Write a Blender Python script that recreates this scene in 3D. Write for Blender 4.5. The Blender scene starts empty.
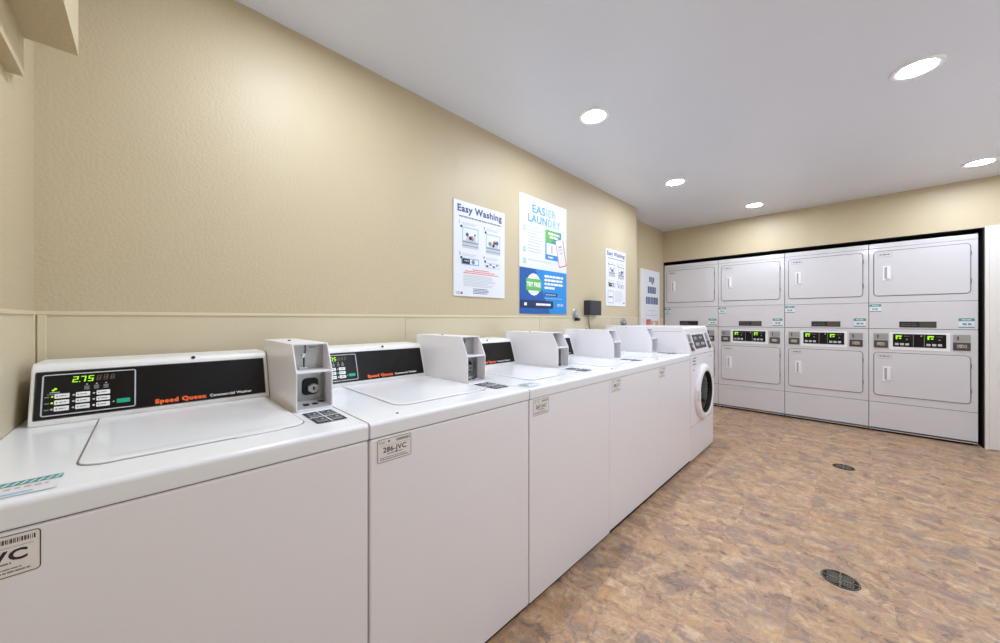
import bpy, bmesh, math, random
from mathutils import Vector, Matrix

# ------------------------------------------------------------------ scene, camera, world, exposure
SC = bpy.context.scene
COL = SC.collection
cam_d = bpy.data.cameras.new('camera')
cam_d.sensor_width = 36.0
cam_d.lens = 36.0 * 351.0 / 1000.0
cam_d.shift_y = -0.0022
cam_d.clip_start = 0.02
cam = bpy.data.objects.new('camera', cam_d)
COL.objects.link(cam)
cam.location = (1.80, 0.0, 1.205)
cam.rotation_euler = (math.radians(90), 0, math.radians(45))
SC.camera = cam
SC.view_settings.view_transform = 'Standard'
SC.view_settings.look = 'None'
SC.view_settings.gamma = 1.0
SC.view_settings.use_curve_mapping = False
SC.view_settings.exposure = 0.52
LAMP = 190.0            # emission strength of each downlight lens
wd = bpy.data.worlds.new('world'); SC.world = wd; wd.use_nodes = True
# added fill light for the room; brighter lower half lifts the ceiling
_n = wd.node_tree.nodes; _l = wd.node_tree.links
_tc = _n.new('ShaderNodeTexCoord'); _sp = _n.new('ShaderNodeSeparateXYZ'); _rp = _n.new('ShaderNodeValToRGB')
_mr = _n.new('ShaderNodeMapRange'); _mr.inputs['From Min'].default_value = -0.15; _mr.inputs['From Max'].default_value = 0.05
_l.new(_tc.outputs['Generated'], _sp.inputs[0]); _l.new(_sp.outputs['Z'], _mr.inputs['Value']); _l.new(_mr.outputs['Result'], _rp.inputs[0])
_rp.color_ramp.elements[0].color = (0.90, 0.94, 1.0, 1); _rp.color_ramp.elements[1].color = (0.26, 0.30, 0.35, 1)
_l.new(_rp.outputs[0], _n['Background'].inputs[0]); _n['Background'].inputs[1].default_value = 1.30
SC.cycles.max_bounces = 10
SC.cycles.diffuse_bounces = 7
SC.cycles.sample_clamp_indirect = 6.0

# ------------------------------------------------------------------ materials
def lin(c):
    return tuple((v / 12.92 if v <= 0.04045 else ((v + 0.055) / 1.055) ** 2.4) for v in (x / 255.0 for x in c)) + (1.0,)

def mat(name, rgb, rough=0.5, metal=0.0, coat=0.0, bump=0.0, bscale=200.0, emit=None, estr=1.0, vary=0.0, spec=0.5):
    m = bpy.data.materials.new(name); m.use_nodes = True
    nt = m.node_tree; b = nt.nodes['Principled BSDF']
    b.inputs['Base Color'].default_value = lin(rgb)
    b.inputs['Roughness'].default_value = rough
    b.inputs['Metallic'].default_value = metal
    b.inputs['Coat Weight'].default_value = coat
    b.inputs['Coat Roughness'].default_value = 0.08
    b.inputs['Specular IOR Level'].default_value = spec
    if emit:
        b.inputs['Emission Color'].default_value = lin(emit); b.inputs['Emission Strength'].default_value = estr
    tc = nt.nodes.new('ShaderNodeTexCoord')
    n = nt.nodes.new('ShaderNodeTexNoise'); n.inputs['Scale'].default_value = bscale; n.inputs['Detail'].default_value = 3
    nt.links.new(tc.outputs['Object'], n.inputs['Vector'])
    if bump:
        bp = nt.nodes.new('ShaderNodeBump'); bp.inputs['Strength'].default_value = bump; bp.inputs['Distance'].default_value = 0.002
        nt.links.new(n.outputs['Fac'], bp.inputs['Height']); nt.links.new(bp.outputs['Normal'], b.inputs['Normal'])
    if vary:
        n2 = nt.nodes.new('ShaderNodeTexNoise'); n2.inputs['Scale'].default_value = 2.2; n2.inputs['Detail'].default_value = 4
        nt.links.new(tc.outputs['Object'], n2.inputs['Vector'])
        mr = nt.nodes.new('ShaderNodeMapRange'); mr.inputs['To Min'].default_value = 1 - vary; mr.inputs['To Max'].default_value = 1 + vary
        nt.links.new(n2.outputs['Fac'], mr.inputs['Value'])
        mx = nt.nodes.new('ShaderNodeVectorMath'); mx.operation = 'SCALE'; mx.inputs[0].default_value = lin(rgb)[:3]
        nt.links.new(mr.outputs['Result'], mx.inputs['Scale']); nt.links.new(mx.outputs['Vector'], b.inputs['Base Color'])
    return m

M = {}
M['wall'] = mat('painted_wall', (192, 176, 145), 0.5, bump=0.8, bscale=95, vary=0.03)
M['panel'] = mat('wall_panel', (206, 193, 164), 0.35, bump=0.25, bscale=140, vary=0.03)
M['bar'] = mat('panel_bar', (212, 200, 168), 0.35)
M['ceiling'] = mat('painted_ceiling', (219, 224, 235), 0.33, bump=0.8, bscale=70, vary=0.02)
M['door'] = mat('door_paint', (226, 221, 214), 0.4, vary=0.02)
M['enamel'] = mat('white_enamel', (236, 232, 234), 0.28, coat=0.35, vary=0.012)
M['top'] = mat('white_enamel_top', (235, 235, 236), 0.20, coat=0.15, vary=0.01, spec=0.4)
M['bezel'] = mat('light_plastic', (226, 224, 220), 0.38)
M['dryer'] = mat('dryer_enamel', (211, 207, 208), 0.2, coat=0.7, vary=0.012)
M['dryerwhite'] = mat('bright_enamel', (236, 232, 232), 0.3, coat=0.2)
M['black'] = mat('black_void', (8, 7, 7), 0.7)
M['seam'] = mat('dark_seam', (92, 86, 84), 0.7)
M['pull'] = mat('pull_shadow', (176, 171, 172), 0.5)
M['softseam'] = mat('grey_gap_and_trim', (118, 110, 110), 0.7)  # stands in for shaded gaps; also hinges and badge print
M['gloss'] = mat('black_glass', (20, 18, 17), 0.22, coat=0.08, spec=0.3)
M['sheet'] = mat('grey_sheet', (170, 170, 168), 0.35, metal=0.55, vary=0.04)
M['galv'] = mat('galvanised', (176, 178, 174), 0.38, metal=0.6, bump=0.2, bscale=60, vary=0.16)
M['chrome'] = mat('chrome', (225, 225, 222), 0.15, metal=1.0)
M['dkmetal'] = mat('dark_metal', (96, 90, 84), 0.35, metal=0.7, vary=0.2)
M['boxwhite'] = mat('coin_box_paint', (236, 233, 236), 0.35, coat=0.2, vary=0.012)
M['ink'] = mat('black_ink', (34, 33, 36), 0.6)
M['navy'] = mat('navy_ink', (72, 82, 124), 0.6)
M['greyink'] = mat('grey_ink', (128, 130, 136), 0.6)
M['lightink'] = mat('light_grey_ink', (186, 190, 196), 0.6)
M['red'] = mat('red_ink', (222, 110, 96), 0.6)
M['paper'] = mat('paper', (218, 220, 224), 0.45)
M['silver'] = mat('silver_label', (232, 226, 220), 0.45, metal=0.0)
M['blue'] = mat('poster_blue', (26, 134, 205), 0.45)
M['dkblue'] = mat('poster_dark_blue', (18, 84, 156), 0.45)
M['pill'] = mat('poster_navy', (20, 42, 86), 0.45)
M['cyan'] = mat('title_blue', (96, 158, 206), 0.5)
M['cyan2'] = mat('title_pale_blue', (150, 186, 208), 0.5)
M['green'] = mat('poster_green', (96, 176, 84), 0.5)
M['teal'] = mat('teal_ink', (58, 142, 134), 0.5)
M['tealbtn'] = mat('start_button', (20, 170, 130), 0.4)
M['orange'] = mat('logo_orange', (240, 100, 36), 0.45)
M['white'] = mat('white_print', (236, 236, 232), 0.5)
M['led'] = mat('green_segments', (150, 220, 20), 0.4, emit=(150, 210, 40), estr=0.5)
M['dimled'] = mat('unlit_segments', (92, 74, 66), 0.4)
M['amber'] = mat('picture_tan', (206, 170, 140), 0.6)
M['brick'] = mat('picture_red', (176, 112, 96), 0.6)
M['plastic'] = mat('charcoal_plastic', (44, 46, 52), 0.35)
M['cord'] = mat('brown_cord', (128, 112, 92), 0.5)
M['rubber'] = mat('black_rubber', (20, 20, 20), 0.6)
M['trim'] = mat('lamp_trim', (240, 240, 242), 0.35)
M['iron'] = mat('drain_metal', (122, 114, 98), 0.35, metal=0.7, vary=0.1)
M['drainhole'] = mat('drain_dark', (18, 15, 12), 0.8)
M['drum'] = mat('drum_dark', (18, 18, 20), 0.4)
M['lens'] = mat('lamp_lens', (255, 255, 255), 0.4, emit=(229, 240, 255), estr=LAMP)

def glass_material():
    m = bpy.data.materials.new('door_glass'); m.use_nodes = True
    b = m.node_tree.nodes['Principled BSDF']
    b.inputs['Base Color'].default_value = (0.10, 0.10, 0.11, 1); b.inputs['Roughness'].default_value = 0.03
    b.inputs['Specular IOR Level'].default_value = 0.15; b.inputs['Transmission Weight'].default_value = 1.0; b.inputs['IOR'].default_value = 1.18
    return m
M['glass'] = glass_material()

def pane_material():
    m = bpy.data.materials.new('fill_window_glass'); m.use_nodes = True
    nt = m.node_tree; nt.nodes.remove(nt.nodes['Principled BSDF'])
    t = nt.nodes.new('ShaderNodeBsdfTransparent'); g = nt.nodes.new('ShaderNodeBsdfGlossy'); g.inputs['Roughness'].default_value = 0.02
    x = nt.nodes.new('ShaderNodeMixShader'); x.inputs[0].default_value = 0.05
    nt.links.new(t.outputs[0], x.inputs[1]); nt.links.new(g.outputs[0], x.inputs[2]); nt.links.new(x.outputs[0], nt.nodes['Material Output'].inputs['Surface'])
    return m
M['pane'] = pane_material()

def floor_material():
    m = bpy.data.materials.new('slate_look_vinyl'); m.use_nodes = True
    nt = m.node_tree; L = nt.links; N = nt.nodes; b = N['Principled BSDF']
    def new(t, **k):
        n = N.new(t)
        for a, v in k.items(): setattr(n, a, v)
        return n
    tc = new('ShaderNodeTexCoord')
    sep = new('ShaderNodeSeparateXYZ'); L.new(tc.outputs['Object'], sep.inputs[0])
    cmb = new('ShaderNodeCombineXYZ')
    ax = new('ShaderNodeMath', operation='ADD'); ax.inputs[1].default_value = -1.310 + 0.309 * 20
    ay = new('ShaderNodeMath', operation='ADD'); ay.inputs[1].default_value = 0.33
    L.new(sep.outputs['X'], ax.inputs[0]); L.new(sep.outputs['Y'], ay.inputs[0])
    L.new(ay.outputs[0], cmb.inputs['X']); L.new(ax.outputs[0], cmb.inputs['Y'])
    br = new('ShaderNodeTexBrick'); L.new(cmb.outputs[0], br.inputs['Vector'])
    br.inputs['Scale'].default_value = 1.0; br.inputs['Brick Width'].default_value = 0.618
    br.inputs['Row Height'].default_value = 0.309; br.inputs['Mortar Size'].default_value = 0.0007
    br.inputs['Color1'].default_value = (0, 0, 0, 1); br.inputs['Color2'].default_value = (1, 1, 1, 1)
    br.inputs['Mortar'].default_value = (0.5, 0.5, 0.5, 1)
    off = new('ShaderNodeVectorMath', operation='MULTIPLY'); off.inputs[1].default_value = (7.3, 11.9, 5.1)
    L.new(br.outputs['Color'], off.inputs[0])
    add = new('ShaderNodeVectorMath', operation='ADD'); L.new(tc.outputs['Object'], add.inputs[0]); L.new(off.outputs[0], add.inputs[1])
    mp = new('ShaderNodeMapping'); mp.inputs['Scale'].default_value = (6.5, 9.5, 1); mp.inputs['Rotation'].default_value = (0, 0, math.radians(9))
    L.new(add.outputs[0], mp.inputs['Vector'])
    # warp so the flakes curl
    wn = new('ShaderNodeTexNoise'); wn.inputs['Scale'].default_value = 9.0; wn.inputs['Detail'].default_value = 4; L.new(add.outputs[0], wn.inputs['Vector'])
    ws = new('ShaderNodeVectorMath', operation='SUBTRACT'); ws.inputs[1].default_value = (0.5, 0.5, 0.5); L.new(wn.outputs['Color'], ws.inputs[0])
    wm = new('ShaderNodeVectorMath', operation='SCALE'); wm.inputs['Scale'].default_value = 2.1; L.new(ws.outputs[0], wm.inputs[0])
    wa = new('ShaderNodeVectorMath', operation='ADD'); L.new(mp.outputs[0], wa.inputs[0]); L.new(wm.outputs[0], wa.inputs[1])
    n1 = new('ShaderNodeTexNoise'); n1.inputs['Scale'].default_value = 1.5; n1.inputs['Detail'].default_value = 10
    n1.inputs['Roughness'].default_value = 0.74; n1.inputs['Distortion'].default_value = 0.35
    L.new(wa.outputs[0], n1.inputs['Vector'])
    r1 = new('ShaderNodeValToRGB'); L.new(n1.outputs['Fac'], r1.inputs[0])
    cr = r1.color_ramp
    stops = [(0.30, (104, 84, 70)), (0.39, (132, 106, 86)), (0.45, (172, 136, 108)), (0.50, (190, 152, 120)), (0.54, (202, 160, 116)), (0.59, (208, 174, 142)), (0.66, (214, 190, 160)), (0.74, (230, 212, 188))]
    cr.elements[0].position = stops[0][0]; cr.elements[0].color = lin(stops[0][1])
    cr.elements[1].position = stops[-1][0]; cr.elements[1].color = lin(stops[-1][1])
    for p, c in stops[1:-1]:
        e = cr.elements.new(p); e.color = lin(c)
    def clouds(prev, col, scale, lo, hi, amt, offs, detail=6):
        mpx = new('ShaderNodeMapping'); mpx.inputs['Scale'].default_value = scale; mpx.inputs['Location'].default_value = offs
        L.new(add.outputs[0], mpx.inputs['Vector'])
        wb = new('ShaderNodeVectorMath', operation='ADD'); L.new(mpx.outputs[0], wb.inputs[0]); L.new(wm.outputs[0], wb.inputs[1])
        nn = new('ShaderNodeTexNoise'); nn.inputs['Scale'].default_value = 1.0; nn.inputs['Detail'].default_value = detail; nn.inputs['Roughness'].default_value = 0.68
        L.new(wb.outputs[0], nn.inputs['Vector'])
        mm = new('ShaderNodeMapRange'); mm.inputs['From Min'].default_value = lo; mm.inputs['From Max'].default_value = hi; mm.inputs['To Max'].default_value = amt
        L.new(nn.outputs['Fac'], mm.inputs['Value'])
        mixn = new('ShaderNodeMix', data_type='RGBA'); L.new(mm.outputs['Result'], mixn.inputs['Factor']); L.new(prev, mixn.inputs['A']); mixn.inputs['B'].default_value = lin(col)
        return mixn.outputs['Result']
    c = clouds(r1.outputs[0], (140, 120, 114), (5.0, 7.5, 1), 0.49, 0.64, 0.80, (3, 1, 0))        # mauve grey
    c = clouds(c, (206, 158, 98), (5.0, 10.0, 1), 0.52, 0.66, 0.60, (9, 4, 2))                    # ochre
    c = clouds(c, (176, 164, 134), (6.5, 9.0, 1), 0.55, 0.68, 0.60, (1, 14, 5))                  # pale green grey
    c = clouds(c, (232, 206, 170), (13.0, 24.0, 1), 0.56, 0.66, 0.45, (7, 2, 8))                   # light flakes
    n3 = new('ShaderNodeTexNoise'); n3.inputs['Scale'].default_value = 2.0; n3.inputs['Detail'].default_value = 8; n3.inputs['Roughness'].default_value = 0.7
    L.new(wa.outputs[0], n3.inputs['Vector'])
    sb = new('ShaderNodeMath', operation='SUBTRACT'); sb.inputs[1].default_value = 0.5; L.new(n3.outputs['Fac'], sb.inputs[0])
    ab = new('ShaderNodeMath', operation='ABSOLUTE'); L.new(sb.outputs[0], ab.inputs[0])
    mr = new('ShaderNodeMapRange'); mr.inputs['From Min'].default_value = 0.0; mr.inputs['From Max'].default_value = 0.014
    mr.inputs['To Min'].default_value = 0.5; mr.inputs['To Max'].default_value = 0.0; L.new(ab.outputs[0], mr.inputs['Value'])
    mx2 = new('ShaderNodeMix', data_type='RGBA'); L.new(mr.outputs['Result'], mx2.inputs['Factor'])
    L.new(c, mx2.inputs['A']); mx2.inputs['B'].default_value = lin((128, 100, 80))
    # tile to tile tint + joints
    hs = new('ShaderNodeHueSaturation'); hs.inputs['Saturation'].default_value = 1.0
    mrv = new('ShaderNodeMapRange'); mrv.inputs['To Min'].default_value = 0.81; mrv.inputs['To Max'].default_value = 0.90
    L.new(br.outputs['Color'], mrv.inputs['Value']); L.new(mrv.outputs['Result'], hs.inputs['Value'])
    L.new(mx2.outputs['Result'], hs.inputs['Color'])
    jt = new('ShaderNodeMath', operation='MULTIPLY'); jt.inputs[1].default_value = 0.35; L.new(br.outputs['Fac'], jt.inputs[0])
    mx3 = new('ShaderNodeMix', data_type='RGBA'); L.new(jt.outputs[0], mx3.inputs['Factor'])
    L.new(hs.outputs[0], mx3.inputs['A']); mx3.inputs['B'].default_value = lin((120, 96, 78))
    L.new(mx3.outputs['Result'], b.inputs['Base Color'])
    mrr = new('ShaderNodeMapRange'); mrr.inputs['To Min'].default_value = 0.34; mrr.inputs['To Max'].default_value = 0.52
    L.new(n1.outputs['Fac'], mrr.inputs['Value']); L.new(mrr.outputs['Result'], b.inputs['Roughness'])
    bp = new('ShaderNodeBump'); bp.inputs['Strength'].default_value = 0.25; bp.inputs['Distance'].default_value = 0.003
    L.new(n1.outputs['Fac'], bp.inputs['Height']); L.new(bp.outputs['Normal'], b.inputs['Normal'])
    return m
M['floor'] = floor_material()

# ------------------------------------------------------------------ mesh building
class MB:
    """Collects bevelled boxes, prisms, tubes and print into ONE mesh, several materials allowed."""
    def __init__(self, default='enamel'):
        self.v = []; self.f = []; self.mi = []; self.mats = []; self.d = default
    def midx(self, m):
        m = m or self.d
        if m not in self.mats: self.mats.append(m)
        return self.mats.index(m)
    def add(self, verts, faces, m=None):
        i = self.midx(m); o = len(self.v)
        self.v += [tuple(p) for p in verts]
        for f in faces:
            self.f.append(tuple(o + k for k in f)); self.mi.append(i)
    def bm(self, b, m=None):
        b.verts.index_update()
        self.add([v.co.copy() for v in b.verts], [[v.index for v in f.verts] for f in b.faces], m); b.free()
    def box(self, x0, x1, y0, y1, z0, z1, m=None, bev=0.0, seg=3, T=None):
        b = bmesh.new(); bmesh.ops.create_cube(b, size=1.0)
        for v in b.verts:
            v.co = Vector((x0 + (v.co.x + .5) * (x1 - x0), y0 + (v.co.y + .5) * (y1 - y0), z0 + (v.co.z + .5) * (z1 - z0)))
        if bev: bmesh.ops.bevel(b, geom=b.edges[:], offset=bev, segments=seg, profile=0.5, affect='EDGES')
        if T is not None: bmesh.ops.transform(b, matrix=T, verts=b.verts[:])
        self.bm(b, m)
    def prism(self, pts, a0, a1, axis='y', m=None, bev=0.0, seg=3, T=None):
        """pts: outline in the two other axes (axis y: (x,z); axis x: (y,z); axis z: (x,y))."""
        b = bmesh.new()
        def mk(p, a):
            if axis == 'y': return (p[0], a, p[1])
            if axis == 'x': return (a, p[0], p[1])
            return (p[0], p[1], a)
        A = [b.verts.new(mk(p, a0)) for p in pts]; B = [b.verts.new(mk(p, a1)) for p in pts]
        n = len(pts)
        b.faces.new(A); b.faces.new(B[::-1])
        for i in range(n): b.faces.new((A[i], B[i], B[(i + 1) % n], A[(i + 1) % n]))
        bmesh.ops.recalc_face_normals(b, faces=b.faces[:])
        if bev: bmesh.ops.bevel(b, geom=b.edges[:], offset=bev, segments=seg, profile=0.5, affect='EDGES')
        if T is not None: bmesh.ops.transform(b, matrix=T, verts=b.verts[:])
        self.bm(b, m)
    def lathe(self, prof, T=None, m=None, n=40):
        """prof: (r, h) pairs, turned about local Z; T places it."""
        T = T or Matrix.Identity(4); V = []; F = []
        for r, h in prof:
            for i in range(n):
                a = 2 * math.pi * i / n; V.append(T @ Vector((max(r, 1e-5) * math.cos(a), max(r, 1e-5) * math.sin(a), h)))
        for j in range(len(prof) - 1):
            for i in range(n):
                k = (i + 1) % n; F.append((j * n + i, j * n + k, (j + 1) * n + k, (j + 1) * n + i))
        if prof[-1][0] < 0.0005 or True: F.append(tuple((len(prof) - 1) * n + i for i in range(n)))
        self.add(V, F, m)
    def tube(self, pts, r, m=None, n=10):
        V = []; F = []; P = [Vector(p) for p in pts]
        for j, p in enumerate(P):
            d = (P[min(j + 1, len(P) - 1)] - P[max(j - 1, 0)]).normalized()
            u = d.orthogonal().normalized() if j == 0 else (u - d * u.dot(d)).normalized(); w = d.cross(u)
            for i in range(n):
                a = 2 * math.pi * i / n; V.append(p + (u * math.cos(a) + w * math.sin(a)) * r)
        for j in range(len(P) - 1):
            for i in range(n):
                k = (i + 1) % n; F.append((j * n + i, j * n + k, (j + 1) * n + k, (j + 1) * n + i))
        F.append(tuple(range(n))[::-1]); F.append(tuple((len(P) - 1) * n + i for i in range(n)))
        self.add(V, F, m)
    # --- print on a frame T (local x right, y up, z out of the surface)
    def rect(self, T, x0, y0, x1, y1, m, lift=0.0004, r=0.0):
        pts = rrect(x0, y0, x1, y1, r) if r else [(x0, y0), (x1, y0), (x1, y1), (x0, y1)]
        self.poly(T, pts, m, lift)
    def poly(self, T, pts, m, lift=0.0004):
        n = len(pts); V = [T @ Vector((p[0], p[1], lift)) for p in pts]; self.add(V, [tuple(range(n))], m)
    def disc(self, T, cx, cy, r, m, lift=0.0004, n=24):
        self.poly(T, [(cx + r * math.cos(2 * math.pi * i / n), cy + r * math.sin(2 * math.pi * i / n)) for i in range(n)], m, lift)
    def outline(self, T, x0, y0, x1, y1, w, m, lift=0.0004, r=0.004):
        A = rrect(x0, y0, x1, y1, r); B = rrect(x0 + w, y0 + w, x1 - w, y1 - w, max(r - w, 0.0004)); n = len(A)
        V = [T @ Vector((p[0], p[1], lift)) for p in A + B]
        self.add(V, [(i, (i + 1) % n, n + (i + 1) % n, n + i) for i in range(n)], m)
    def lines(self, T, x0, x1, y, h, m, seed=0, lift=0.0005, gap=0.4, wmin=1.0, wmax=4.5, ragged=0.0):
        """one line of print too small to read: a row of word-sized dashes"""
        R = random.Random(seed); x = x0; end = x1 - R.random() * ragged
        while x < end - h * 0.3:
            w = min(h * R.uniform(wmin, wmax), end - x)
            self.rect(T, x, y, x + w, y + h, m, lift); x += w + h * gap
    def text(self, T, body, x, y, h, m, bold=0.0, xs=1.0, align='LEFT', lift=0.0006, shear=0.0, width=None, depth=0.0):
        V, F, w = glyphs(body, bold, shear, depth)
        s = h / 0.70; sx = s * xs
        if width: sx = width / w
        ox = x - (w * sx / 2 if align == 'CENTER' else w * sx if align == 'RIGHT' else 0)
        self.add([T @ Vector((ox + p[0] * sx, y + p[1] * s, lift + p[2])) for p in V], F, m)
    def build(self, name, parent=None, smooth=True, kind=None, wn=True):
        me = bpy.data.meshes.new(name)
        off = root_loc(parent) if parent else Vector((0, 0, 0))
        me.from_pydata([tuple(Vector(p) - off) for p in self.v], [], self.f)
        for k in self.mats: me.materials.append(M[k])
        me.polygons.foreach_set('material_index', self.mi)
        me.update()
        if smooth:
            me.polygons.foreach_set('use_smooth', [True] * len(me.polygons))
            me.set_sharp_from_angle(angle=math.radians(32))
        o = bpy.data.objects.new(name, me); COL.objects.link(o)
        if parent: o.parent = parent
        if smooth and wn:
            w = o.modifiers.new('weighted', 'WEIGHTED_NORMAL'); w.keep_sharp = True; w.weight = 80
        if kind: o['kind'] = kind
        return o

def rrect(x0, y0, x1, y1, r, n=5):
    P = []
    for cx, cy, a0 in ((x1 - r, y0 + r, -90), (x1 - r, y1 - r, 0), (x0 + r, y1 - r, 90), (x0 + r, y0 + r, 180)):
        for i in range(n + 1):
            a = math.radians(a0 + 90 * i / n); P.append((cx + r * math.cos(a), cy + r * math.sin(a)))
    return P

_gl = {}
def glyphs(body, bold, shear, depth=0.0):
    key = (body, bold, shear, depth)
    if key in _gl: return _gl[key]
    cu = bpy.data.curves.new('t', 'FONT'); cu.body = body; cu.size = 1.0; cu.offset = bold; cu.shear = shear; cu.resolution_u = 3
    cu.space_character = 1.0 + bold * 2.5; cu.extrude = depth
    o = bpy.data.objects.new('t', cu); COL.objects.link(o)
    dg = bpy.context.evaluated_depsgraph_get(); me = bpy.data.meshes.new_from_object(o.evaluated_get(dg))
    V = [tuple(v.co) for v in me.vertices]; F = [tuple(p.vertices) for p in me.polygons]
    x0 = min(v[0] for v in V); V = [(v[0] - x0, v[1], v[2]) for v in V]; w = max(v[0] for v in V)
    bpy.data.objects.remove(o); bpy.data.meshes.remove(me); bpy.data.curves.remove(cu)
    _gl[key] = (V, F, w); return _gl[key]

def root_loc(o):
    while o.parent: o = o.parent
    return o.location.copy()

def thing(name, loc, label, cat, group=None):
    o = bpy.data.objects.new(name, None); COL.objects.link(o); o.location = loc; o.empty_display_size = 0.1
    return tag(o, label, cat, group)

def tag(o, label, cat, group=None):
    o['label'] = label; o['category'] = cat
    if group: o['group'] = group
    return o

def frame(origin, right, up):
    r = Vector(right).normalized(); u = Vector(up).normalized(); n = r.cross(u)
    return Matrix(((r.x, u.x, n.x, origin[0]), (r.y, u.y, n.y, origin[1]), (r.z, u.z, n.z, origin[2]), (0, 0, 0, 1)))

def wallframe(x, y, z): return frame((x, y, z), (0, 1, 0), (0, 0, 1))      # on a face looking to +X
def farframe(x, y, z): return frame((x, y, z), (1, 0, 0), (0, 0, 1))       # on a face looking to -Y
def topframe(x, y, z): return frame((x, y, z), (0, 1, 0), (-1, 0, 0))      # lying, read from the aisle

def centred(o, label=None):
    """move a one-mesh thing's origin to the base of its mesh"""
    me = o.data; c = sum((v.co for v in me.vertices), Vector()) / len(me.vertices)
    zmin = min(v.co.z for v in me.vertices); c.z = zmin
    me.transform(Matrix.Translation(-c)); o.location = o.location + c
    return o

# ------------------------------------------------------------------ the room
NY = -0.2535; FY = 5.503; CZ = 2.524; RX = 4.0; WE = 4.09; RW = -0.208; OPX = 2.675; OPZ = 2.062

b = MB('floor'); b.box(-0.45, RX + 0.2, NY - 0.15, FY + 1.0, -0.1, 0.0); b.build('floor', smooth=False, kind='structure')
b = MB('ceiling'); b.box(-0.45, RX + 0.2, NY - 0.15, FY + 1.0, CZ, CZ + 0.1); b.build('ceiling', smooth=False, kind='structure')
RAIL = 1.225
b = MB('wall'); b.box(-0.40, 0, NY - 0.12, WE, RAIL, CZ); b.box(-0.40, -0.0005, NY - 0.12, WE - 0.0005, 0, RAIL, 'panel')
b.build('wall_left', smooth=False, kind='structure')
b = MB('wall'); b.box(-0.40, RW, WE, FY + 0.95, RAIL, CZ); b.box(-0.40, RW, WE, FY + 0.95, 0, RAIL, 'panel')
b.build('wall_recess', smooth=False, kind='structure')
b = MB('wall'); b.box(0, RX + 0.12, NY - 0.12, NY, RAIL, CZ); b.box(0, RX + 0.12, NY - 0.12, NY - 0.0005, 0, RAIL, 'panel')
b.build('wall_back', smooth=False, kind='structure')
# right wall (out of the photo) with a long window, added to let fill light in
WY0, WY1, WZ0, WZ1 = 0.25, 5.0, 0.10, 2.36
b = MB('wall'); b.box(RX, RX + 0.12, NY - 0.12, WY0, 0, CZ); b.box(RX, RX + 0.12, WY1, FY + 0.12, 0, CZ); b.box(RX, RX + 0.12, WY0, WY1, 0, WZ0); b.box(RX, RX + 0.12, WY0, WY1, WZ1, CZ)
b.build('wall_right', smooth=False, kind='structure')
b = MB('door'); n = 4
for i in range(n + 1):
    y = WY0 + (WY1 - WY0) * i / n; b.box(RX + 0.03, RX + 0.09, y - 0.025, y + 0.025, WZ0, WZ1)
b.box(RX + 0.03, RX + 0.09, WY0, WY1, WZ0, WZ0 + 0.05); b.box(RX + 0.03, RX + 0.09, WY0, WY1, WZ1 - 0.05, WZ1)
win = b.build('fill_window_1', smooth=False, kind='structure')  # unseen window frame, added for fill light
for i in range(n):
    w_ = (WY1 - WY0) / n; b = MB('pane'); b.box(RX + 0.057, RX + 0.063, WY0 + w_ * i + 0.024, WY0 + w_ * (i + 1) - 0.024, WZ0 + 0.049, WZ1 - 0.049); b.build('pane', win, smooth=False)
b = MB('wall'); b.box(RW, RX, FY, FY + 0.10, OPZ, CZ); b.box(OPX + 0.005, RX, FY, FY + 0.10, 0, OPZ)
b.build('wall_front', smooth=False, kind='structure')
# black liner of the dryer alcove
b = MB('black'); b.box(RW, OPX + 0.005, FY + 0.86, FY + 0.9, 0, OPZ + 0.03); b.box(RW, OPX + 0.005, FY + 0.1, FY + 0.88, OPZ + 0.0, OPZ + 0.03)
b.box(OPX - 0.002, OPX + 0.03, FY + 0.1, FY + 0.88, 0, OPZ)
b.box(RW, OPX + 0.0045, FY + 0.0008, FY + 0.10, OPZ - 0.003, OPZ); b.box(OPX - 0.002, OPX + 0.0045, FY + 0.0008, FY + 0.10, 0, OPZ - 0.003)
b.box(RW, RW + 0.006, FY + 0.012, FY + 0.86, 0.0, OPZ - 0.003)
b.build('trim_1', smooth=False, kind='structure')
# division bars of the lower wall panels
b = MB('bar'); b.box(-0.002, 0.0035, NY, WE, RAIL - 0.006, RAIL + 0.006, bev=0.0015)
b.box(-0.002, 0.0035, NY + 0.006, NY + 0.024, 0, RAIL - 0.006, bev=0.0015)
for y in (1.04, 2.26, 3.48): b.box(-0.002, 0.0012, y - 0.004, y + 0.004, 0, RAIL - 0.006, 'panel')
b.build('trim_2', smooth=True, kind='structure')
b = MB('bar'); b.box(0.0, 2.9, NY - 0.002, NY + 0.0035, RAIL - 0.006, RAIL + 0.006, bev=0.0015)
b.box(0.004, 0.022, NY - 0.002, NY + 0.0035, 0, RAIL - 0.006, bev=0.0015); b.build('trim_3', kind='structure')
# soffit on the near wall, stepped
b = MB('wall'); b.box(0.30, 2.9, NY - 0.001, -0.137, 1.927, CZ + 0.001); b.box(0.30, 2.9, NY - 0.001, -0.227, 1.827, 1.93)
b.build('soffit', smooth=False, kind='structure')
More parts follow.
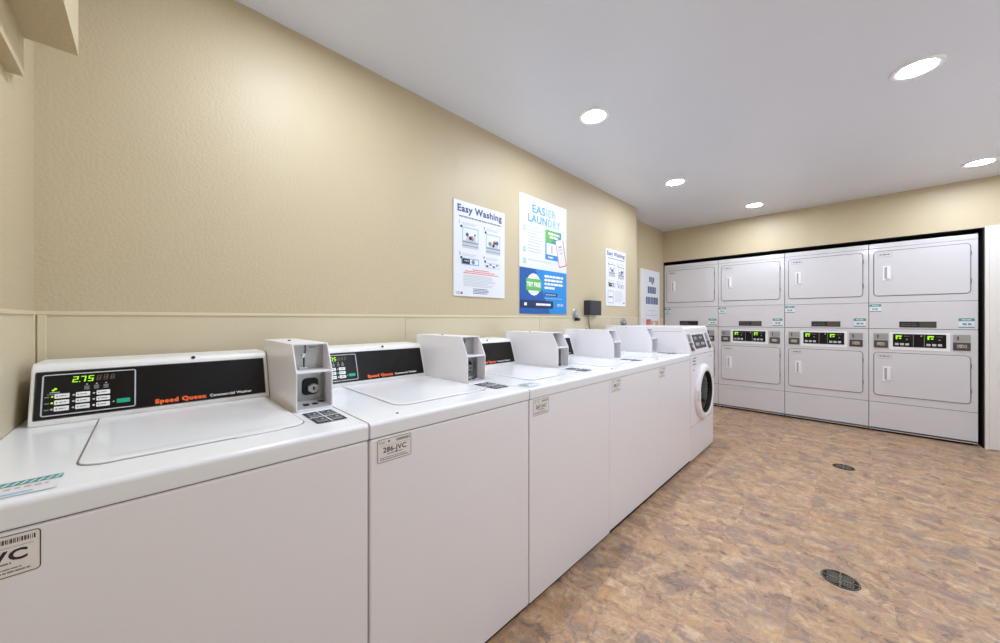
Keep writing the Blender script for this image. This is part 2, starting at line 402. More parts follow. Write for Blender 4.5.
# white door beside the dryers
b = MB('door'); b.box(OPX + 0.006, OPX + 0.030, FY - 0.012, FY + 0.001, 0.0, 2.07, bev=0.0006)
b.box(OPX + 0.0302, OPX + 0.98, FY - 0.012, FY + 0.001, 2.02, 2.07, bev=0.003); b.box(OPX + 0.925, OPX + 0.98, FY - 0.018, FY + 0.001, 0.0, 2.02, bev=0.003)
b.build('trim_4', kind='structure')
b = MB('door'); b.box(OPX + 0.0306, OPX + 0.923, FY - 0.012, FY + 0.001, 0.004, 2.0195, bev=0.0005); dr = b.build('door_1', kind='structure')
b = MB('chrome'); T = frame((OPX + 0.86, FY - 0.012, 0.98), (1, 0, 0), (0, 0, 1)); b.lathe([(0.03, 0), (0.03, 0.006), (0.012, 0.01), (0.012, 0.03), (0.026, 0.04), (0.026, 0.055), (0.0, 0.062)], T)
b.build('door_handle', dr)

# ------------------------------------------------------------------ downlights (lamps light the room themselves)
def downlight(x, y, label):
    t = thing('recessed_light', (x, y, CZ), label, 'ceiling light', 'round recessed ceiling lights')
    T = Matrix.Translation((x, y, CZ)) @ Matrix.Rotation(math.pi, 4, 'X')
    b = MB('trim'); n = 48
    prof = [(0.098, 0.0), (0.098, 0.004), (0.094, 0.0075), (0.084, 0.0085), (0.072, 0.006), (0.071, 0.001)]
    V = []; F = []
    for r, h in prof:
        for i in range(n):
            a = 2 * math.pi * i / n; V.append(T @ Vector((r * math.cos(a), r * math.sin(a), h)))
    for j in range(len(prof) - 1):
        for i in range(n):
            k = (i + 1) % n; F.append((j * n + i, (j + 1) * n + i, (j + 1) * n + k, j * n + k))
    b.add(V, F); b.build('trim_ring', t)
    b = MB('lens'); b.lathe([(0.0709, 0.0012), (0.0709, 0.0045), (0.055, 0.006), (0.03, 0.0068), (0.0, 0.007)], T, n=48); b.build('diffuser', t)

downlight(0.62, 2.04, 'round ceiling downlight nearest the washer wall, above the second washer')
downlight(0.605, 3.573, 'round ceiling downlight near the washer wall, above the far end of the washer row')
downlight(1.01, 4.94, 'smallest ceiling downlight, in front of the second stacked dryer from the left')
downlight(2.045, 2.85, 'largest ceiling downlight in the photo, over the open floor at upper right')
downlight(2.565, 4.93, 'ceiling downlight at the right edge, in front of the rightmost stacked dryer')
downlight(0.62, 0.50, 'ceiling downlight out of view above the nearest washer')
downlight(2.045, 1.25, 'added ceiling downlight out of view above the open floor beside the camera')  # this lamp and the next two are added to light the room
downlight(3.45, 3.6, 'added ceiling downlight out of view near the right wall, far end')
downlight(3.45, 1.6, 'added ceiling downlight out of view near the right wall, near end')

# ------------------------------------------------------------------ top-load washers
P_ = 0.6878; Y0 = -0.2525; WW = 0.6835; FX = 0.8515; ZT = 0.915
SEG = {'0': 'abcdef', '1': 'bc', '2': 'abdeg', '3': 'abcdg', '4': 'bcfg', '5': 'acdfg', '6': 'acdefg', '7': 'abc', '8': 'abcdefg', '9': 'abcdfg'}
def seg_digit(b, T, x, y, w, h, ch, m, lift=0.0006):
    t = h * 0.17; sl = 0.12
    R = {'a': (0, h - t, w, h), 'g': (0, h / 2 - t / 2, w, h / 2 + t / 2), 'd': (0, 0, w, t), 'f': (0, h / 2, t, h), 'b': (w - t, h / 2, w, h), 'e': (0, 0, t, h / 2), 'c': (w - t, 0, w, h / 2)}
    for s in SEG[ch]:
        x0, y0, x1, y1 = R[s]; q = 0.0004
        b.poly(T, [(x + x0 + sl * y0, y + y0 + q), (x + x1 + sl * y0, y + y0 + q), (x + x1 + sl * y1, y + y1 - q), (x + x0 + sl * y1, y + y1 - q)], m, lift)

def id_plate(parent, y1, ztop, code, x=None):
    """barcode plate, 110 x 70 mm; y1 is its left edge"""
    x = FX if x is None else x
    T = wallframe(x, y1, ztop - 0.068); W, H = 0.109, 0.068
    b = MB('silver'); b.prism(rrect(0, 0, W, H, 0.006), 0.0002, 0.0012, 'z', 'silver', T=T)
    b.outline(T, 0.0008, 0.0008, W - 0.0008, H - 0.0008, 0.0013, 'ink', 0.0014, 0.0055)
    b.text(T, 'CSC', 0.006, H - 0.014, 0.007, 'greyink', 0.01, lift=0.0015)
    b.disc(T, 0.036, H - 0.010, 0.0035, 'teal', 0.0015)
    R = random.Random(4); q = 0.058
    while q < W - 0.006:
        w = R.choice((0.0006, 0.0011, 0.0016)); b.rect(T, q, H - 0.0145, q + w, H - 0.007, 'ink', 0.0015); q += w + R.choice((0.0007, 0.0012))
    b.rect(T, 0.008, H - 0.021, W - 0.008, H - 0.0203, 'greyink', 0.0015)
    b.text(T, code, W / 2, H - 0.040, 0.0145, 'ink', 0.02, align='CENTER', lift=0.0015, width=0.074 if len(code) > 4 else 0.042) if len(code) > 4 else b.text(T, code, W - 0.014, H - 0.042, 0.0165, 'ink', 0.035, align='RIGHT', lift=0.0015, width=0.048)
    b.lines(T, 0.03, W - 0.03, H - 0.047, 0.0028, 'greyink', 5, 0.0015)
    b.lines(T, 0.008, W - 0.02, 0.0125, 0.002, 'greyink', 6, 0.0015); b.lines(T, 0.008, W - 0.01, 0.007, 0.0026, 'greyink', 7, 0.0015)
    b.build('barcode_plate', parent, smooth=False)

def instruction_sticker(parent, y0, x0, x1, w=0.082):
    T = topframe(x1, y0, ZT + 0.0012); H = x1 - x0
    b = MB('ink'); b.rect(T, 0, 0, w, H, 'ink', 0.0003)
    for c, xx in enumerate((0.05, 0.55)):
        for q in range(2):
            zz = 0.06 + 0.5 * q
            b.disc(T, w * (xx + 0.10), H * (zz + 0.30), w * 0.075, 'greyink', 0.0006, 14); b.disc(T, w * (xx + 0.29), H * (zz + 0.27), w * 0.06, 'lightink', 0.0006, 14)
            b.rect(T, w * (xx + 0.02), H * (zz + 0.15), w * (xx + 0.38), H * (zz + 0.19), 'greyink', 0.0006)
            for r in range(3): b.lines(T, w * (xx + 0.02), w * (xx + 0.38), H * (zz + 0.02 + r * 0.042), H * 0.018, 'lightink', c * 7 + q * 3 + r + int(abs(y0) * 50), 0.0006, gap=0.5)
    b.rect(T, w * 0.47, 0, w * 0.52, H, 'paper', 0.0008); b.rect(T, 0, H * 0.47, w, H * 0.52, 'paper', 0.0008)
    b.build('instruction_sticker', parent, smooth=False)

def wave_sticker(parent, y0, x0, x1, w):
    T = topframe(x1, y0, ZT + 0.0012); H = x1 - x0
    b = MB('paper'); b.prism(rrect(0, 0, w, H, 0.004), 0.0, 0.0005, 'z', 'paper', T=T)
    b.rect(T, 0, H * 0.66, w, H - 0.001, 'teal', 0.0008)
    for i in range(14):
        b.poly(T, [(i * w / 14, H * 0.72), ((i + 0.6) * w / 14, H * 0.92), ((i + 0.9) * w / 14, H * 0.90), ((i + 0.35) * w / 14, H * 0.70)], 'paper', 0.001)
    b.lines(T, w * 0.55, w * 0.95, H * 0.42, H * 0.12, 'amber', 3, 0.0008, wmin=0.4, wmax=1.0); b.rect(T, 0.0, H * 0.36, w * 0.30, H * 0.58, 'greyink', 0.0008)
    b.rect(T, 0, H * 0.08, w * 0.8, H * 0.2, 'cyan2', 0.0008)
    b.build('wave_sticker', parent, smooth=False)

def coin_box(root, y0):
    """tall slide housing: two side plates, roof, shelf; slot plate and coin slide set back between them"""
    y1 = y0 + 0.109; xb = 0.16; t = 0.004
    side = [(xb, ZT), (0.585, ZT), (0.585, 1.037), (0.540, 1.125), (xb, 1.125)]
    b = MB('boxwhite')
    b.prism(side, y0, y0 + t, 'y', bev=0.0012, seg=2); b.prism(side, y1 - t, y1, 'y', bev=0.0012, seg=2)
    b.box(xb, 0.540, y0 + 0.001, y1 - 0.001, 1.121, 1.1255, bev=0.0012, seg=2)
    b.box(xb, xb + t, y0 + t, y1 - t, ZT, 1.121); b.box(0.17, 0.500, y0 + 0.003, y1 - 0.003, ZT + 0.001, 1.119)
    b.box(0.498, 0.5865, y0 + t - 0.001, y1 - t + 0.001, 1.0335, 1.0385, bev=0.001, seg=2)
    b.box(0.498, 0.5865, y0 + 0.001, y1 - 0.001, ZT + 0.0002, ZT + 0.006, bev=0.0012, seg=2)
    cb = b.build('coin_box', root)
    T = wallframe(0.5005, y0 + t, ZT); w = y1 - y0 - 2 * t
    b = MB('sheet'); b.box(0.5, 0.503, y0 + t, y1 - t, 1.0385, 1.121)
    b.tube([(0.5045, y0 + t + 0.045, 1.119), (0.507, y0 + t + 0.046, 1.100), (0.507, y0 + t + 0.043, 1.092)], 0.0022, 'cord')
    b.lathe([(0.006, 0), (0.006, 0.003), (0.0, 0.0045)], wallframe(0.503, y0 + t + 0.038, 1.084), 'chrome', 16)
    b.rect(wallframe(0.5032, y0 + t, 1.04), 0.0385, 0.002, 0.0435, 0.036, 'black', 0.0002)
    b.rect(wallframe(0.5032, y0 + t, 1.04), 0.028, 0.000, 0.052, 0.005, 'boxwhite', 0.0004)
    b.lines(wallframe(0.5032, y0 + t, 1.04), 0.056, 0.078, 0.068, 0.005, 'greyink', 2, 0.0003)
    b.build('coin_slot_plate', cb)
    b = MB('galv'); b.box(0.5, 0.503, y0 + t, y1 - t, ZT + 0.006, 1.0335)
    b.box(0.503, 0.53, y1 - t - 0.003, y1 - t, ZT + 0.006, 1.0335)
    b.prism([(0.503, ZT + 0.006), (0.58, ZT + 0.006), (0.503, ZT + 0.016)], y0 + t, y1 - t, 'y', 'boxwhite')
    for q in (0.028, 0.055): b.box(0.535, 0.552, y0 + t + q, y0 + t + q + 0.016, ZT + 0.0085, ZT + 0.0125, 'black')
    b.box(0.520, 0.538, y0 + t + 0.078, y0 + t + 0.094, ZT + 0.0105, ZT + 0.0155, 'dkmetal')
    for q, z in ((0.092, 1.018), (0.090, 0.945), (0.012, 1.018)): b.lathe([(0.003, 0), (0.003, 0.0015), (0.0, 0.002)], wallframe(0.503, y0 + t + q, z), 'chrome', 12)
    b.build('coin_slide_plate', cb)
    b = MB('rubber'); b.prism(rrect(0.036, 0.036, 0.084, 0.090, 0.013), 0.0025, 0.010, 'z', 'rubber', bev=0.003, T=T)
    b.outline(T, 0.034, 0.034, 0.086, 0.092, 0.002, 'seam', 0.0028, 0.015)
    b.build('escutcheon', cb)
    b = MB('chrome'); T2 = wallframe(0.5105, y0 + t + 0.066, ZT + 0.058)
    b.lathe([(0.016, 0), (0.016, 0.010), (0.013, 0.014), (0.008, 0.014), (0.007, 0.010), (0.0, 0.010)], T2, 'galv', 28)
    b.box(0.5205, 0.5215, y0 + t + 0.064, y0 + t + 0.069, ZT + 0.052, ZT + 0.064, 'black')
    b.box(0.512, 0.524, y0 + t + 0.048, y0 + t + 0.060, ZT + 0.050, ZT + 0.068, 'sheet', bev=0.002)
    b.build('coin_slide_lock', cb)
    b = MB('rubber'); b.lathe([(0.005, 0), (0.005, 0.003), (0.0, 0.004)], Matrix.Translation((0.33, y0 + 0.045, 1.1255)), 'rubber', 16); b.build('screw', cb)

def washer(k, label, code, wave=None, bumper=True, price='2.75'):
    y = Y0 + P_ * k; y2 = y + WW; bv = 0.006
    if k >= 2: y2 = y + P_ - 0.0008; bv = 0.0022
    root = thing('washing_machine', (0.45, y + WW / 2, 0.0), label, 'washer', 'row of top-loading coin washers')
    b = MB('enamel'); b.box(0.10, FX, y, y2, 0.017 if k < 3 else 0.027, 0.8672, bev=bv, seg=4); b.build('cabinet', root)
    b = MB('black'); b.box(0.13, FX - 0.012, y + 0.01, y2 - 0.01, 0.0, 0.0185 if k < 3 else 0.0285); b.build('base', root, smooth=False)  # black block stands in for the shaded toe gap
    b = MB('seam'); b.box(0.12, FX - 0.004, y + 0.004, y2 - 0.004, 0.866, 0.871); b.build('gap_strip', root, smooth=False)  # dark strip stands in for the shade in the gap below the lip
    # top panel: front lip with rolled edge
    pr = [(0.09, 0.8695), (FX + 0.001, 0.8695), (FX + 0.003, 0.872)]
    for i in range(7):
        a = math.radians(90 * i / 6); pr.append((FX - 0.009 + 0.012 * math.cos(a), ZT - 0.012 + 0.012 * math.sin(a)))
    pr += [(0.11, ZT), (0.09, ZT - 0.01)]
    b = MB('top'); b.prism(pr, y, y2, 'y', bev=0.0022 if k < 2 else 0.0008, seg=2); tp = b.build('top_panel', root)
    # lid: rounded tray, slightly proud, with a finger lip
    ly0, ly1, lx0, lx1 = y + 0.152, y + 0.562, 0.262, 0.738
    def lid_outline(d):
        P = []
        for cx, cy, a0, r in ((lx1 - 0.042, ly0 + 0.042, -90, 0.042), (lx1 - 0.042, ly1 - 0.042, 0, 0.042)):
            for i in range(9):
                a = math.radians(a0 + 90 * i / 8); P.append((cx + (r - d) * math.cos(a), cy + (r - d) * math.sin(a)))
        return P + [(lx0 + d, ly1 - d), (lx0 + d, ly0 + d)]
    b = MB('top')
    V = []; F = []; rings = [(0.0, ZT - 0.002), (0.0, ZT + 0.002), (0.0015, ZT + 0.0034), (0.010, ZT + 0.0040), (0.045, ZT + 0.0022)]
    n = len(lid_outline(0))
    for d, z in rings: V += [(p[0], p[1], z) for p in lid_outline(d)]
    for j in range(len(rings) - 1):
        for i in range(n): F.append((j * n + i, j * n + (i + 1) % n, (j + 1) * n + (i + 1) % n, (j + 1) * n + i))
    F.append(tuple((len(rings) - 1) * n + i for i in range(n)))
    b.add(V, F)
    b.box(lx1 - 0.004, lx1 + 0.007, y + 0.40, y + 0.50, ZT + 0.0005, ZT + 0.0035, bev=0.0014)
    ld = b.build('lid', root, wn=False)
    b = MB('softseam'); b.poly(Matrix.Identity(4), lid_outline(-0.0035), 'softseam', ZT + 0.0004); b.build('lid_gap', root, smooth=False)  # grey sheet stands in for the shaded gap around the lid
    if bumper:
        b = MB('rubber'); b.lathe([(0.004, 0), (0.004, 0.002), (0.0, 0.003)], Matrix.Translation((0.81, y + 0.107, ZT)), 'rubber', 14); b.build('bumper', root)
    # console
    cy0, cy1 = y + 0.008, y + 0.573
    pr = [(0.03, ZT), (0.256, ZT), (0.2545, 0.9255), (0.2085, 1.066), (0.200, 1.0765), (0.188, 1.0805), (0.04, 1.0805), (0.03, 1.07)]
    b = MB('bezel'); b.prism(pr, cy0 + 0.0155, cy1, 'y', bev=0.004, seg=3); co = b.build('console', root)
    n0 = Vector((0.2545, 0, 0.9255)); n1 = Vector((0.2085, 0, 1.070))
    T = frame((n0.x, cy0, n0.z), (0, 1, 0), (n1 - n0)); HL = (n1 - n0).length
    W = cy1 - cy0 - 0.007 + 0.005
    b = MB('gloss'); b.box(0.026, W - 0.012, 0.008, HL - 0.015, 0.0004, 0.0022, 'gloss', T=T)
    b.outline(T, 0.0235, 0.0055, W - 0.0095, HL - 0.0125, 0.003, 'seam', 0.0005, 0.003)
    b.outline(T, 0.036, 0.014, 0.216, HL - 0.022, 0.003, 'lightink', 0.0026, 0.006)
    L0 = 0.0026
    for i, ch in enumerate(price.replace('.', '')):
        seg_digit(b, T, 0.089 + i * 0.0145, HL - 0.049, 0.0105, 0.0175, ch, 'led', L0)
    b.rect(T, 0.089 + 0.0128, HL - 0.049, 0.089 + 0.0152, HL - 0.0465, 'led', L0)
    for i in range(3): seg_digit(b, T, 0.1345 + i * 0.0135, HL - 0.048, 0.009, 0.0165, '8', 'dimled', L0)
    for i in range(3):
        x = 0.113 + i * 0.0185
        b.disc(T, x + 0.004, HL - 0.057, 0.0018, 'lightink', L0)
        for q in range(3): b.rect(T, x - 0.001, HL - 0.064 - q * 0.004, x + 0.009, HL - 0.0615 - q * 0.004, 'greyink', L0)
    b.disc(T, 0.060, HL - 0.0635, 0.003, 'led', L0); b.disc(T, 0.056, HL - 0.067, 0.0025, 'led', L0)
    b.rect(T, 0.050, HL - 0.074, 0.068, HL - 0.072, 'lightink', L0); b.rect(T, 0.046, HL - 0.079, 0.072, HL - 0.077, 'greyink', L0)
    for q in range(3):
        z = 0.026 + q * 0.0175
        b.rect(T, 0.042, z + 0.004, 0.050, z + 0.007, 'greyink', L0)
        for c, x in enumerate((0.055, 0.093, 0.131)):
            b.disc(T, x, z + 0.006, 0.0024, 'led' if (c == 0 and q > 0) else 'white' if (c == 2 and q == 0) else 'lightink', L0)
    b.disc(T, 0.170, 0.036, 0.002, 'lightink', L0)
    b.text(T, 'Speed Queen', 0.258, 0.0145, 0.0125, 'orange', 0.07, width=0.124, lift=L0 + 0.0002)
    b.text(T, 'Commercial Washer', 0.392, 0.0155, 0.0088, 'white', 0.02, width=0.118, lift=L0 + 0.0002)
    b.build('control_panel', co, smooth=False)
    for q in range(3):
        for c, x in enumerate((0.059, 0.097, 0.136)):
            z = 0.026 + q * 0.0175
            b = MB('white'); b.prism(rrect(x, z, x + 0.0265, z + 0.0125, 0.0015), 0.0020, 0.0036, 'z', 'white', T=T)
            b.lines(T, x + 0.008, x + 0.021, z + 0.005, 0.0026, 'greyink', q * 3 + c, 0.0038); b.rect(T, x + 0.003, z + 0.004, x + 0.006, z + 0.008, 'greyink', 0.0038)
            b.build('button', co, smooth=False)
    b = MB('tealbtn'); b.prism(rrect(0.176, 0.030, 0.204, 0.0425, 0.002), 0.0020, 0.0036, 'z', 'tealbtn', T=T); bt = b.build('button', co, smooth=False); bt['label'] = 'green start button'
    b = MB('rubber'); b.lathe([(0.0055, 0), (0.0055, 0.002), (0.0, 0.003)], frame((0.2035, cy0 + 0.352, 1.0735), (0, 1, 0), (-0.6, 0, 0.8)), 'rubber', 16); b.build('screw', co)
    coin_box(root, y + 0.5745)
    instruction_sticker(root, y + 0.582, 0.618, 0.758)
    id_plate(root, y + 0.021 if k else -0.2345, 0.862, code)
    if wave: wave_sticker(root, y + wave[0], wave[1], wave[2], wave[3])
    return root

washer(0, 'nearest white top-load washer, at the left edge, with its whole lit control panel in view', 'JVC', wave=(0.006, 0.752, 0.832, 0.134), bumper=False)
washer(1, 'second top-load washer from the left, its barcode plate reading 286-JVC', '286-JVC')
washer(2, 'middle of the five top-load washers, with a faded sticker on its front left corner', '287-JVC', wave=(0.02, 0.765, 0.835, 0.085))
washer(3, 'fourth top-load washer from the camera, standing below the black card reader box', '288-JVC')
washer(4, 'farthest top-load washer, standing against the front-load washer', '289-JVC')

# ------------------------------------------------------------------ front-load washer
def front_loader():
    y0, y1 = 3.190, 3.868; x0, x1 = 0.07, 0.858; cy, cz = 3.520, 0.560
    root = thing('front_load_washer', (0.46, 3.53, 0), 'white front-load washer with round glass door at the far end of the washer row', 'washer')
    b = MB('enamel'); b.box(x0, x1, y0, y1, 0.298, 0.897, bev=0.008, seg=4)
    F2 = wallframe(x1, y0, 0)
    b.lines(F2, 0.05, 0.14, 0.868, 0.010, 'greyink', 4, 0.0004); b.lines(F2, 0.05, 0.12, 0.842, 0.014, 'greyink', 5, 0.0004); b.lines(F2, 0.05, 0.14, 0.816, 0.010, 'greyink', 6, 0.0004); b.lines(F2, 0.05, 0.09, 0.77, 0.010, 'greyink', 7, 0.0004)
    b.rect(F2, 0.56, 0.855, 0.60, 0.866, 'greyink', 0.0004)
    b.build('cabinet', root)
    b = MB('enamel'); b.box(x0, x1 - 0.002, y0 + 0.001, y1 - 0.001, 0.016, 0.294, bev=0.008, seg=4); b.build('kick_panel', root)
    b = MB('black'); b.box(x0 + 0.03, x1 - 0.02, y0 + 0.01, y1 - 0.01, 0, 0.018); b.build('base', root, smooth=False)  # black filler in place of the shade under the cabinet
    for q in ((0.29, 0.30), (0.892, 0.904)):
        b = MB('softseam'); b.box(x0 + 0.01, x1 - 0.008, y0 + 0.006, y1 - 0.006, *q); b.build('gap_strip', root, smooth=False)  # grey strips fill the gaps between the panels
    pr = [(x0, 0.900), (x1, 0.900), (x1 - 0.002, 0.915), (0.806, 1.085), (0.798, 1.128), (0.782, 1.142), (x0 + 0.01, 1.142), (x0, 1.13)]
    b = MB('enamel'); b.prism(pr, y0, y1, 'y', bev=0.005, seg=3)
    b.box(x0 + 0.05, 0.79, y0 - 0.0008, y0 + 0.001, 1.098, 1.1, 'softseam'); co = b.build('console', root)
    p0 = Vector((x1 - 0.002, 0, 0.915)); p1 = Vector((0.806, 0, 1.085)); T = frame((p0.x, y0, p0.z), (0, 1, 0), p1 - p0)
    b = MB('gloss'); b.prism(rrect(0.170, 0.034, 0.490, 0.160, 0.006), 0, 0.003, 'z', 'gloss', T=T)
    for x, z, w, h in ((0.20, 0.112, 0.07, 0.03), (0.34, 0.118, 0.09, 0.02), (0.20, 0.055, 0.11, 0.035)):
        b.rect(T, x, z, x + w, z + h, 'greyink', 0.0034)
        b.lines(T, x + 0.005, x + w - 0.005, z + h * 0.4, h * 0.25, 'lightink', 3, 0.0037)
    for i in range(4): b.rect(T, 0.36 + i * 0.028, 0.06, 0.38 + i * 0.028, 0.085, 'lightink' if i < 3 else 'tealbtn', 0.0034)
    b.build('control_panel', co, smooth=False)
    for xx in (0.045, 0.545):
        b = MB('sheet'); b.prism(rrect(xx, 0.098, xx + 0.082, 0.168, 0.004), 0, 0.003, 'z', 'sheet', T=T); b.rect(T, xx + 0.025, 0.11, xx + 0.033, 0.155, 'black', 0.0034); b.build('coin_slot_plate', co, smooth=False)
        b = MB('dkmetal'); b.prism(rrect(xx, 0.020, xx + 0.082, 0.092, 0.004), 0, 0.004, 'z', 'dkmetal', T=T)
        b.lathe([(0.018, 0.004), (0.018, 0.012), (0.0, 0.014)], T @ Matrix.Translation((xx + 0.04, 0.055, 0)), 'chrome', 20); b.build('coin_slide_lock', co)
    # door: domed ring, glass bowl, dark drum
    D = wallframe(x1 - 0.001, cy, cz)
    b = MB('enamel'); n = 64
    prof = [(0.247, 0.0), (0.247, 0.010), (0.240, 0.024), (0.224, 0.036), (0.205, 0.040), (0.192, 0.037), (0.184, 0.031)]
    V = []; F = []
    for r, h in prof:
        for i in range(n):
            a = 2 * math.pi * i / n; V.append(D @ Vector((r * math.cos(a), r * math.sin(a), h)))
    for j in range(len(prof) - 1):
        for i in range(n):
            k = (i + 1) % n; F.append((j * n + i, j * n + k, (j + 1) * n + k, (j + 1) * n + i))
    b.add(V, F); dn = b.build('door', root)
    b = MB('rubber'); n = 64; V = []; F = []
    for r, h in ((0.1845, 0.0315), (0.180, 0.028), (0.176, 0.002)):
        for i in range(n): a = 2 * math.pi * i / n; V.append(D @ Vector((r * math.cos(a), r * math.sin(a), h)))
    for j in range(2):
        for i in range(n): k = (i + 1) % n; F.append((j * n + i, j * n + k, (j + 1) * n + k, (j + 1) * n + i))
    b.add(V, F); b.build('door_gasket', dn)
    b = MB('drum'); b.lathe([(0.177, 0.002), (0.15, 0.0025), (0.1, 0.003), (0.0, 0.0035)], D, 'drum', 48)
    for i in range(12):
        a = i * math.pi / 6; b.disc(D, 0.12 * math.cos(a), 0.12 * math.sin(a), 0.010, 'sheet', 0.0045, 10)
    b.build('drum', dn)
    b = MB('glass'); b.lathe([(0.1755, 0.006), (0.165, 0.010), (0.12, 0.014), (0.06, 0.016), (0.0, 0.0165)], D, 'glass', 48); b.build('door_glass', dn)
    b = MB('enamel'); b.box(x1 + 0.022, x1 + 0.046, cy - 0.238, cy - 0.216, cz - 0.045, cz + 0.045, bev=0.006); b.build('door_handle', dn)
front_loader()

# ------------------------------------------------------------------ stacked dryers
DW = 0.7142; DX = 2.653; DY = 5.533
def dryer_door(root, x, z0, z1, tagz, part_label):
    X0, X1 = x + 0.038, x + 0.664; T = farframe(x, DY, 0)
    b = MB('softseam'); b.prism(rrect(0.0320, z0 - 0.0060, 0.6705, z1 + 0.0060, 0.034), -0.001, 0.0012, 'z', 'softseam', T=T)
    b.build('gap_strip', root, smooth=False)  # grey rim paints the shaded gap around the door
    b = MB('dryer'); b.prism(rrect(0.038, z0, 0.664, z1, 0.028, 7), 0.0, 0.007, 'z', 'dryer', bev=0.002, T=T)
    # raised surround of the pull
    hz = z0 + 0.157 if tagz else z0 + 0.165
    b.prism(rrect(0.098, hz - 0.004, 0.160, hz + 0.150, 0.005), 0.007, 0.0100, 'z', 'dryerwhite', bev=0.001, T=T)
    for zz in (z0 + 0.095, z1 - 0.115): b.box(X1 - 0.001, X1 + 0.009, DY - 0.009, DY, zz, zz + 0.045, 'softseam', bev=0.002)
    d = b.build('door', root); d['label'] = part_label
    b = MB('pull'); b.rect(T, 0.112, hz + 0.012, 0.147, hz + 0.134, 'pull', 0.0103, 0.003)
    b.prism(rrect(0.129, hz + 0.008, 0.153, hz + 0.139, 0.004), 0.0101, 0.020, 'z', 'dryerwhite', bev=0.002, T=T); b.build('handle', d)
    lz = z1 - 0.062
    b = MB('silver'); b.prism(rrect(0.060, lz, 0.165, lz + 0.050, 0.012), 0.007, 0.0078, 'z', 'dryer', T=T)
    b.outline(T, 0.061, lz + 0.001, 0.164, lz + 0.049, 0.0016, 'softseam', 0.0081, 0.011)
    b.lines(T, 0.076, 0.150, lz + 0.020, 0.012, 'softseam', 4, 0.0081); b.build('name_badge', d, smooth=False)

def dryer_sticker(root, T, x, z, w, h, seed):
    b = MB('paper'); b.rect(T, x, z, x + w, z + h, 'paper', 0.0008)
    b.rect(T, x, z + h * 0.70, x + w, z + h, 'teal', 0.0012); b.rect(T, x, z, x + w, z + h * 0.10, 'teal', 0.0012)
    b.lines(T, x + w * 0.2, x + w * 0.8, z + h * 0.80, h * 0.09, 'paper', seed, 0.0015); b.lines(T, x + w * 0.25, x + w * 0.8, z + h * 0.28, h * 0.2, 'greyink', seed + 1, 0.0012, wmin=0.8, wmax=1.6)
    b.build('sticker', root, smooth=False)

